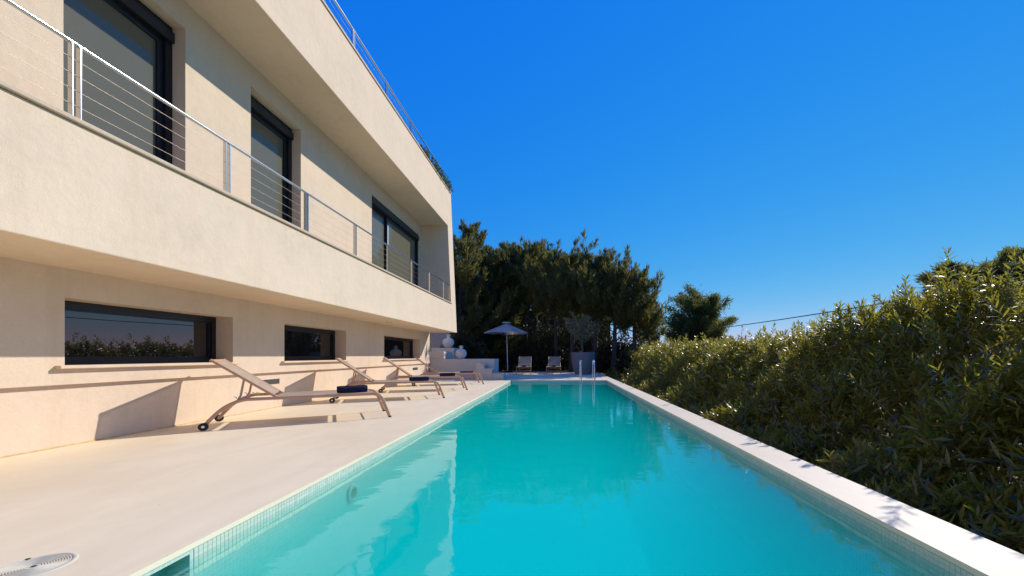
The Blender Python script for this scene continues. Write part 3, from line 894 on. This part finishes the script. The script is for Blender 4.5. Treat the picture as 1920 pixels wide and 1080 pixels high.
# ------------------------------------------------------------------ foliage builder
def unit(a): return a/np.maximum(np.linalg.norm(a, axis=-1, keepdims=True), 1e-9)
def leaves_mesh(name, P, D, L, W, curl=.12, simple=False, rg=rng, mat=None, rnd=1.0):
    """P base points, D unit directions; one small separate blade per point"""
    n = len(P)
    up = rg.normal(size=(n, 3))*rnd + np.array([0, 0, 1.0])*(1-rnd); S = unit(np.cross(D, up)); U = np.cross(S, D)
    flip = np.where(U[:, 2:3] < 0, -1, 1); U = U*flip; S = S*flip
    L = np.asarray(L).reshape(-1, 1)*np.ones((n, 1)); W = np.asarray(W).reshape(-1, 1)*np.ones((n, 1))
    if simple:
        a = P; b = P + D*L*.45 + S*W*.5 + U*W*.15; c = P + D*L - U*L*curl; d_ = P + D*L*.45 - S*W*.5 + U*W*.15
        V = np.stack([a, b, c, d_], 1).reshape(-1, 3)
        base = np.arange(n)[:, None]*4
        loops = (base + np.array([[0, 1, 2, 0, 2, 3]])).reshape(-1); nf = n*2; sizes = 3; nv = 4
    else:
        a = P
        b = P + D*L*.30 + S*W*.46 + U*W*.14; b2 = P + D*L*.30 - S*W*.46 + U*W*.14
        c = P + D*L*.66 + S*W*.42 - U*(L*curl*.40 - W*.10); c2 = P + D*L*.66 - S*W*.42 - U*(L*curl*.40 - W*.10)
        t = P + D*L*.985 - U*L*curl
        V = np.stack([a, b, c, t, c2, b2], 1).reshape(-1, 3)
        base = np.arange(n)[:, None]*6
        loops = (base + np.array([[0, 1, 5, 1, 2, 5, 5, 2, 4, 4, 2, 3]])).reshape(-1); nf = n*4; sizes = 3
    me = bpy.data.meshes.new(name)
    me.vertices.add(len(V)); me.vertices.foreach_set('co', V.astype(np.float32).ravel())
    me.loops.add(len(loops)); me.loops.foreach_set('vertex_index', loops.astype(np.int32))
    me.polygons.add(nf); me.polygons.foreach_set('loop_start', (np.arange(nf)*3).astype(np.int32))
    me.polygons.foreach_set('loop_total', np.full(nf, 3, np.int32))
    me.update(calc_edges=True)
    if mat: me.materials.append(mat)
    return me

# ------------------------------------------------------------------ oleander hedge, six shrubs
def crest(y):
    return float(np.interp(y, [-2, 2.8, 3.8, 5.0, 5.9, 7.2, 9.2, 13, 17, 23], [1.78, 1.84, 1.96, 1.94, 1.70, 1.44, 1.36, 1.40, 1.42, 1.48]))
def hz(x, y):
    """surface height of the hedge mound"""
    c = crest(y); x = x - .38
    wob = .16*math.sin(y*1.9 + x*.7) + .12*math.sin(y*4.3 + 1.3*x + 1) + .07*math.sin(y*9.1 + x*5)
    front = max((x - 2.70)*1.15 + .5*wob, (x - 2.02)*.42 - .22 + .3*wob)
    back = c - .55*max(0, x - 4.6)
    return min(front, c - .10*(4.4 - x) if x < 4.4 else back) + wob*.55

def oleander(y0, y1, dens, nwh, llen, lwid, label, nstem, seed):
    rg = np.random.default_rng(seed)
    root = empty('oleander_shrub', (3.7, (y0+y1)/2, -.42)); tag(root, label, 'shrub', 'oleander hedge along the pool')
    area = (y1-y0)*3.6
    n = int(area*dens)
    Ps = []; Ds = []; Ls = []; stems = MB()
    for k in range(n):
        x = 2.50 + 3.2*rg.random()**.85; y = rg.uniform(y0 - .15, y1 + .15)
        z = hz(x, y)
        e = .06; nrm = np.array([-(hz(x+e, y)-hz(x-e, y))/(2*e), -(hz(x, y+e)-hz(x, y-e))/(2*e), 1.0]); nrm /= np.linalg.norm(nrm)
        depth = abs(rg.normal())*.16 if rg.random() < .55 else rg.random()*.95
        if rg.random() < .10 and x > 3.5: depth = (-.30 if y > 3.6 else -.10)*rg.random()**1.5
        tip = np.array([x, y, z]) - nrm*depth
        if tip[2] < -.40: tip[2] = -.40 + .2*rg.random()
        dr = nrm*.55 + np.array([0, 0, .85]) + rg.normal(size=3)*.38; dr /= np.linalg.norm(dr)
        sl = .26 + .12*rg.random()
        for q in range(nwh):
            u = q/(nwh-1)
            base = tip - dr*sl*(1-u)
            th0 = rg.random()*6.28
            a = np.cross(dr, [.3, .5, .8]); a /= np.linalg.norm(a); b = np.cross(dr, a)
            op = 1.15 - .72*u + rg.normal()*.10
            for w_ in range(3):
                t = th0 + w_*2.094 + rg.normal()*.2
                Ps.append(base); dd = dr*math.cos(op) + (a*math.cos(t) + b*math.sin(t))*math.sin(op); Ds.append(dd)
                Ls.append(llen*(.70 + .5*rg.random())*(1 - .30*u))
        if k % nstem == 0:
            stems.tube([tuple(tip - dr*sl*2.6 - np.array([0, 0, .1])), tuple(tip - dr*sl), tuple(tip)], [.007, .005, .002], 5, cap=False)
    P = np.array(Ps); D = unit(np.array(Ds)); L = np.array(Ls)
    off = np.array([3.7, (y0+y1)/2, -.42])
    return root, P, D, L, lwid*(.8 + .4*rg.random(len(P))), off, stems, rg

shr = [(.4, 3.2, 150, 7, .15, .0195, 'oleander shrub filling the lower right corner, nearest the camera'),
       (3.2, 5.4, 150, 7, .15, .0195, 'tall oleander shrub at right edge with the highest glossy leaves'),
       (5.4, 7.8, 125, 7, .15, .021, 'oleander shrub where the hedge top steps down towards the pool'),
       (7.8, 11.2, 85, 6, .155, .025, 'oleander shrub in the middle of the low hedge run'),
       (11.2, 16.0, 55, 5, .17, .033, 'oleander shrub beside the far half of the pool coping'),
       (16.0, 23.0, 34, 4, .20, .042, 'farthest oleander shrub of the hedge, under the small conifer')]
big_leaf = []
for k, (y0, y1, dn, nw, ll, lw_, lb) in enumerate(shr):
    root, P, D, L, W, off, stems, rg = oleander(y0, y1, dn, nw, ll, lw_, lb, 5, 40+k)
    me = leaves_mesh('foliage', P - off, D, L, W, .16, False, rg, M['oleander'], .26)
    fo = link_mesh('foliage', me, None, root); fo['kind'] = 'stuff'
    n_in = int((y1-y0)*(2600 if y1 < 8 else 1300 if y1 < 12 else 700)); sc = 1.0 if y1 < 8 else 1.5
    xi = 2.62 + 2.9*rg.random(n_in)**.9; yi = rg.uniform(y0, y1, n_in)
    zi = np.array([-.42 + max(0, hz(a, b) + .32)*c for a, b, c in zip(xi, yi, rg.random(n_in)**.75)])
    me = leaves_mesh('inner_foliage', np.stack([xi, yi, zi], 1) - off, unit(rg.normal(size=(n_in, 3)) + np.array([-.2, 0, .3])), .17*sc, .034*sc, .12, True, rg, M['oleander'], .8)
    fi = link_mesh('inner_foliage', me, None, root); fi['kind'] = 'stuff'
    st_ = MB(); st_.v = [(a-off[0], b-off[1], c-off[2]) for a, b, c in stems.v]; st_.f = stems.f; st_.smooth = stems.smooth
    for j in range(int((y1-y0)*7)):
        y = rg.uniform(y0, y1); x = rg.uniform(3.2, 4.9); zt = hz(x, y) - .25
        bx, by = x + rg.normal()*.15, y + rg.normal()*.15
        if zt > .1: st_.tube(arc([(bx-off[0], by-off[1], -.1), ((bx+x)/2-off[0]+.05, (by+y)/2-off[1], zt*.5+.42), (x-off[0], y-off[1], zt+.42)], 3), [.018]*3 + [.014]*3 + [.008], 6, cap=False)
    st_.build('stems', M['oleander_dead'], root, recalc=False)['kind'] = 'stuff'

# ------------------------------------------------------------------ trees
def limb_tree(name, loc, h, trunk_r, limbs, mat, bark, label, group, seed, spray_n, spray_len, spray_w, lean=(0, 0), trunk_top=1.0, upturn=.5, thick=.25):
    """trunk, limbs that leave it, and sprays spread round each limb. limbs: list of (height fraction, azimuth, length, rise)"""
    rg = np.random.default_rng(seed)
    root = empty(name, loc); tag(root, label, 'tree', group)
    tp = arc([(0, 0, -.1), (lean[0]*.3, lean[1]*.3, h*.33), (lean[0]*.7, lean[1]*.7, h*.66), (lean[0], lean[1], h*trunk_top)], 4)
    m = len(tp); tb = MB(); tb.tube(tp, [trunk_r*(1 - .9*i/(m-1)) for i in range(m)], 8)
    tb.build('trunk', bark, root, recalc=False)
    Ps = []; Ds = []; lb = MB()
    for (hf, az, ln, rise) in limbs:
        zz = h*hf
        o = np.array([lean[0]*hf, lean[1]*hf, zz]); dh = np.array([math.cos(az), math.sin(az), 0])
        pts = []
        for i in range(7):
            u = i/6
            pts.append(o + dh*ln*u + np.array([0, 0, ln*(rise*u + upturn*u*u)]))
        lb.tube([tuple(p_) for p_ in pts], [max(.006, trunk_r*.30*(1-u/6.5)*(1-hf*.6)) for u in range(7)], 5, cap=False)
        n = int(spray_n*(.4 + ln))
        u = rg.random(n)**.65
        i = np.minimum((u*6).astype(int), 5); fr = (u*6 - i)[:, None]
        pa = np.array(pts); base = pa[i]*(1-fr) + pa[i+1]*fr
        dirl = unit(pa[i+1] - pa[i])
        jit = rg.normal(size=(n, 3))
        base = base + jit*np.array([thick, thick, thick*.8])*(1.05 - .75*u[:, None])*min(1.0, .35+.4*ln)
        Ps.append(base); Ds.append(unit(dirl*.9 + np.array([0, 0, .25]) + rg.normal(size=(n, 3))*.55))
    lb.build('limbs', bark, root, recalc=False)
    P = np.concatenate(Ps); D = np.concatenate(Ds)
    me = leaves_mesh('crown', P, D, spray_len*(.55 + .8*rg.random(len(P))), spray_w*(.6 + .7*rg.random(len(P))), .05, True, rg, mat)
    cr = link_mesh('crown', me, None, root); cr['kind'] = 'stuff'
    return root

def conifer(px, ytop, Yd, rad, base_f, label, seed, lean=0.0, dens=1.0):
    """cypress-like tree: upswept limbs carrying feathery sprays, pointed leaders"""
    rg = np.random.default_rng(seed + 500); rp = random.Random(seed)
    Xd = (px - 1048)*Yd/740; h = 1 + (667 - ytop)*Yd/740 + .42
    root = empty('cypress_tree', (Xd, Yd, -.42)); tag(root, label, 'tree', 'conifers behind the far terrace')
    tr = .12 + h*.010
    tp = arc([(0, 0, -.1), (lean*.3 + .05, 0, h*.33), (lean*.7 - .04, .05, h*.66), (lean, 0, h*.97)], 4); m = len(tp)
    MB().tube(tp, [tr*(1 - .92*i/(m-1)) for i in range(m)], 8).build('trunk', M['bark_dark'], root, recalc=False)
    lb = MB(); Ps = []; Ds = []; Ls = []
    def feather(pts, n, th):
        pa = np.array(pts); k = len(pa) - 1
        u = rg.random(n)**.8; i = np.minimum((u*k).astype(int), k-1); fr = (u*k - i)[:, None]
        b = pa[i]*(1-fr) + pa[i+1]*fr; d = unit(pa[i+1]-pa[i])
        sd = rg.normal(size=(n, 3))
        Ps.append(b + sd*th*(1.1 - .8*u[:, None])); Ds.append(unit(d*1.2 + np.array([0, 0, .35]) + sd*.45)); Ls.append(.16 + .26*rg.random(n))
    n = int(h*4.6)
    for k in range(n):
        u0 = (k + rp.random()*.8)/n
        hf = base_f + (.97 - base_f)*u0
        prof = min(1, (1 - u0)*1.9)**.8
        ln = rad*(.10 + prof*rp.uniform(.35, 1.30)); az = k*2.399 + rp.uniform(-.5, .5); rise = rp.uniform(-.10, .35); upt = rp.uniform(.35, .85)
        o = np.array([lean*hf, 0, h*hf]); dh = np.array([math.cos(az), math.sin(az), 0])
        pts = [o + dh*ln*q + np.array([0, 0, ln*(rise*q + upt*q*q)]) for q in np.linspace(0, 1, 6)]
        lb.tube([tuple(p_) for p_ in pts], [max(.007, tr*.28*(1-q*.16)*(1-hf*.6)) for q in range(6)], 5, cap=False)
        feather(pts[1:], int(62*dens*(.3 + ln)), .08)
        for q in range(int(4 + 5*ln)):                      # branchlets, some ending in upright tips
            u = .25 + .75*rg.random(); i = min(int(u*5), 4); b = pts[i]*(1-(u*5-i)) + pts[i+1]*(u*5-i)
            a2 = az + rg.choice([-1, 1])*(.5 + .5*rg.random()); l2 = (.25 + .45*rg.random())*min(1.0, .4 + ln*.5)
            d2 = np.array([math.cos(a2), math.sin(a2), .35 + .8*rg.random()])
            e = b + d2*l2; e2 = e + np.array([d2[0]*.3, d2[1]*.3, .9])*l2*.6
            feather([b, e, e2], int(58*dens*(.25 + l2)), .05)
    feather([np.array([lean*.9, 0, h*.86]), np.array([lean*.95, 0, h*.93]), np.array([lean, 0, h*1.0])], 110, .09)
    lb.build('limbs', M['bark_dark'], root, recalc=False)
    P = np.concatenate(Ps); D = np.concatenate(Ds); L = np.concatenate(Ls)
    me = leaves_mesh('crown', P, D, L, .055*(.6 + .7*rg.random(len(P))), .04, True, rg, M['conifer'])
    cr = link_mesh('crown', me, None, root); cr['kind'] = 'stuff'
    return root

conifer(858, 452, 24.5, 1.9, .04, 'dense dark conifer touching the end of the villa', 1, .3, 1.2)
conifer(882, 424, 28.0, 1.9, .06, 'tallest dark conifer, just right of the villa corner', 2, 0, 1.15)
conifer(914, 468, 26.5, 1.6, .08, 'dark conifer between the tallest conifer and the thin spire', 3, .2, 1.0)
conifer(950, 458, 29.0, 1.1, .30, 'conifer with a thin single spire above the parasol', 4, .1, .85)
conifer(984, 472, 27.5, 1.7, .42, 'broad conifer right of the thin spire, above the left far lounger', 5, .0, .85)
conifer(1006, 464, 29.5, 1.6, .46, 'conifer at the middle of the far row, above the right far lounger', 6, -.2, .85)
conifer(1040, 482, 25.5, 1.5, .46, 'conifer left of the olive tree with its crown touching the middle conifer', 12, .1, .85)
conifer(1070, 486, 24.4, 1.7, .46, 'conifer whose crown rises behind the olive tree, left side', 7, .2, .85)
conifer(1112, 486, 23.6, 1.8, .42, 'conifer whose crown rises behind the olive tree, right side', 8, .3, .85)
conifer(1148, 512, 23.0, 1.3, .42, 'conifer with bare lower trunk right of the olive tree', 9, .3, .85)
conifer(1186, 517, 23.2, 1.5, .36, 'open conifer with layered branches near the right end of the row', 10, .2, .72)
conifer(1214, 562, 24.0, .95, .16, 'small pointed conifer at the right end of the far row', 11, .05, .85)

def pine(loc, h, rad, flat, base_f, label, seed, n_limbs=46, dens=330, sl_=.26, sw=.05, thick=.34):
    rg = random.Random(seed); limbs = []
    for k in range(n_limbs):
        u = k/n_limbs; hf = base_f + (.93-base_f)*u
        prof = math.sin(math.pi*min(1, .22 + .66*u))**.7
        limbs.append((hf, k*2.399 + rg.uniform(-.5, .5), rad*prof*rg.uniform(.55, 1.12), rg.uniform(.05, .55)*(1 - flat)))
    return limb_tree('pine_tree', loc, h, .16, limbs, M['pine'], M['bark'], label, 'pines beyond the hedge', seed, dens, sl_, sw, (.2, 0), .92, .22, thick)
pine((11.0, 31.0, -.42), 6.0, 2.65, .0, .10, 'rounded pine standing alone beyond the low part of the hedge', 21, 84, 200, .28, .06, .46)
pine((13.3, 12.6, -.42), 4.35, 1.9, .3, .45, 'dark pine whose top shows above the hedge at right edge', 22, 44, 300, .20, .04, .26)
pine((15.0, 12.3, -.42), 4.75, 1.7, .3, .45, 'second pine top above the hedge, touching the right picture edge', 23, 44, 300, .20, .04, .26)
pine((10.2, 12.3, -.42), 2.55, .75, .2, .5, 'small pine tip poking above the hedge near the cable', 24, 22, 260, .16, .035, .15)

# undergrowth in the shade behind the terrace
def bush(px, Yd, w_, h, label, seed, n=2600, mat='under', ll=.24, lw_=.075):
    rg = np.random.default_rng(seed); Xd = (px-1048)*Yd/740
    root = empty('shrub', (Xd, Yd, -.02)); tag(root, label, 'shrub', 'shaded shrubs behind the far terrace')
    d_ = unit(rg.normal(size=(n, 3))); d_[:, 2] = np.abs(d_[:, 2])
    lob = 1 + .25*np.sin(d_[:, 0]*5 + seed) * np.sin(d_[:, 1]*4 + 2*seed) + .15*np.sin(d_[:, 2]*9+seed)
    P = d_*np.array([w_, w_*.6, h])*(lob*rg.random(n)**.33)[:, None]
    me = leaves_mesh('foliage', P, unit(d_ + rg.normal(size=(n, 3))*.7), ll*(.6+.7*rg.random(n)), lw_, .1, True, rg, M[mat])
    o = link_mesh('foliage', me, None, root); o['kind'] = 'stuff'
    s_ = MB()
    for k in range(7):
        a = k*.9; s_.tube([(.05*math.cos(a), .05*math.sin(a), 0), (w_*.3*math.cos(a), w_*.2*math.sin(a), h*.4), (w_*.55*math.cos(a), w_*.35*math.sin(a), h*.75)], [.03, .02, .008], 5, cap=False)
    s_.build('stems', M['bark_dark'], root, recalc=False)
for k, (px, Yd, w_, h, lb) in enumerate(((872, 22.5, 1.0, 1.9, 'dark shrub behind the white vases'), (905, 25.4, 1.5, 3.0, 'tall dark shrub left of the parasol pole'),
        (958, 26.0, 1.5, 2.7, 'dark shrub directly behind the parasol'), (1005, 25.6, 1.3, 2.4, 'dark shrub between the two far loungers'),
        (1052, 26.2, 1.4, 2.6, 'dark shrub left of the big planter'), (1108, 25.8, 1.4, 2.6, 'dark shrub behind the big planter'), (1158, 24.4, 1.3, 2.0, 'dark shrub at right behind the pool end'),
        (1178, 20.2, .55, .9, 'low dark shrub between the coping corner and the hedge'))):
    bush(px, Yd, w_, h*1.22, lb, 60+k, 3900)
# board screen standing for a wall in shadow, the shade put into its colour
scr = empty('timber_screen', (0, 0, 0)); tag(scr, 'flat-topped timber screen behind the conifers, shadow put into its dark colour', 'fence')
Ys = 33.5; zt = 1 + 83*Ys/740
x = -10.0
bd_me = MB().box(0, .27, -.02, .02, -.4, zt).mesh('board', .006, 1)
while x < 4.35:
    o = link_mesh('board', bd_me, M['timber_shadowed'], scr); o.location = (x, Ys + (.012 if int(x*10) % 2 else 0), 0); x += .2712
MB().box(-10.05, 4.45, Ys - .06, Ys + .06, zt + .002, zt + .06).build('cap_rail', M['timber_shadowed'], scr)

# planter with olive tree
pt = empty('planter', (1.30, 21.3, 0)); tag(pt, 'large taupe round planter with a flaring rim behind the pool ladder', 'planter')
MB().lathe(arc([(.42, 0), (.47, .12), (.56, .42), (.615, .75), (.65, 1.08), (.655, 1.17), (.60, 1.175), (.59, 1.08)], 4), 40).build('pot', M['planter'], pt)
MB().lathe([(.001, 1.07), (.60, 1.06)], 24).build('soil', M['soil'], pt)
rgo = random.Random(5)
limbs = [(.30 + .62*(k/26), k*2.4 + rgo.uniform(-.4, .4), rgo.uniform(.5, 1.15)*(1 - .3*k/26), rgo.uniform(.2, 1.0)) for k in range(26)]
limb_tree('olive_tree', (1.28, 21.3, 1.07), 1.95, .075, limbs, M['olive'], M['bark'], 'small silvery olive tree growing in the taupe planter', None, 77, 130, .085, .026, (-.1, 0), .9, .1, .22)

# roof terrace plants
rng2 = np.random.default_rng(3)
for k, (y, s_) in enumerate(((13.5, .32), (14.4, .38), (15.15, .40), (15.85, .46), (16.25, .38))):
    root = empty('roof_plant', (-4.72, y, ZTOP + .03)); tag(root, ['reddish bushy plant on the roof edge behind the railing', 'green plant on the roof edge, second from the left', 'green plant in the middle of the roof edge row', 'tallest green plant near the roof corner', 'green plant spilling over the roof corner'][k], 'plant', 'plants along the roof edge')
    n = 420
    d_ = unit(rng2.normal(size=(n, 3))); d_[:, 2] = np.abs(d_[:, 2])
    P = d_*np.array([s_*.8, s_*.9, s_*1.2])*(rng2.random(n)**.4)[:, None] + np.array([0, 0, .02])
    me = leaves_mesh('foliage', P, unit(d_ + rng2.normal(size=(n, 3))*.6), .11*(.6+.7*rng2.random(n)), .035, .1, True, rng2, M['roofplant'])
    o = link_mesh('foliage', me, None, root); o['kind'] = 'stuff'
    MB().lathe([(.001, 0), (.11, 0), (.14, .16), (.12, .16), (.115, .13), (.001, .13)], 16, (-.06, 0, 0)).build('pot', M['vase'], root)

# overhead cable
a0 = Vector((10.9, 39.0, 3.25)); a1 = Vector((10.6, 11.6, 2.72)); a2 = Vector((10.2, -6.0, 2.3))
pts = []
for k in range(21):
    u = k/20; p_ = a0.lerp(a1, u); p_.z -= 1.1*u*(1-u)*.55; pts.append(p_)
for k in range(1, 9):
    u = k/8; p_ = a1.lerp(a2, u); p_.z += .15*u*(1-u); pts.append(p_)
tag(MB().tube(pts, .021, 6).build('overhead_cable', M['cable']), 'thin dark overhead cable crossing the sky above the hedge', 'cable')
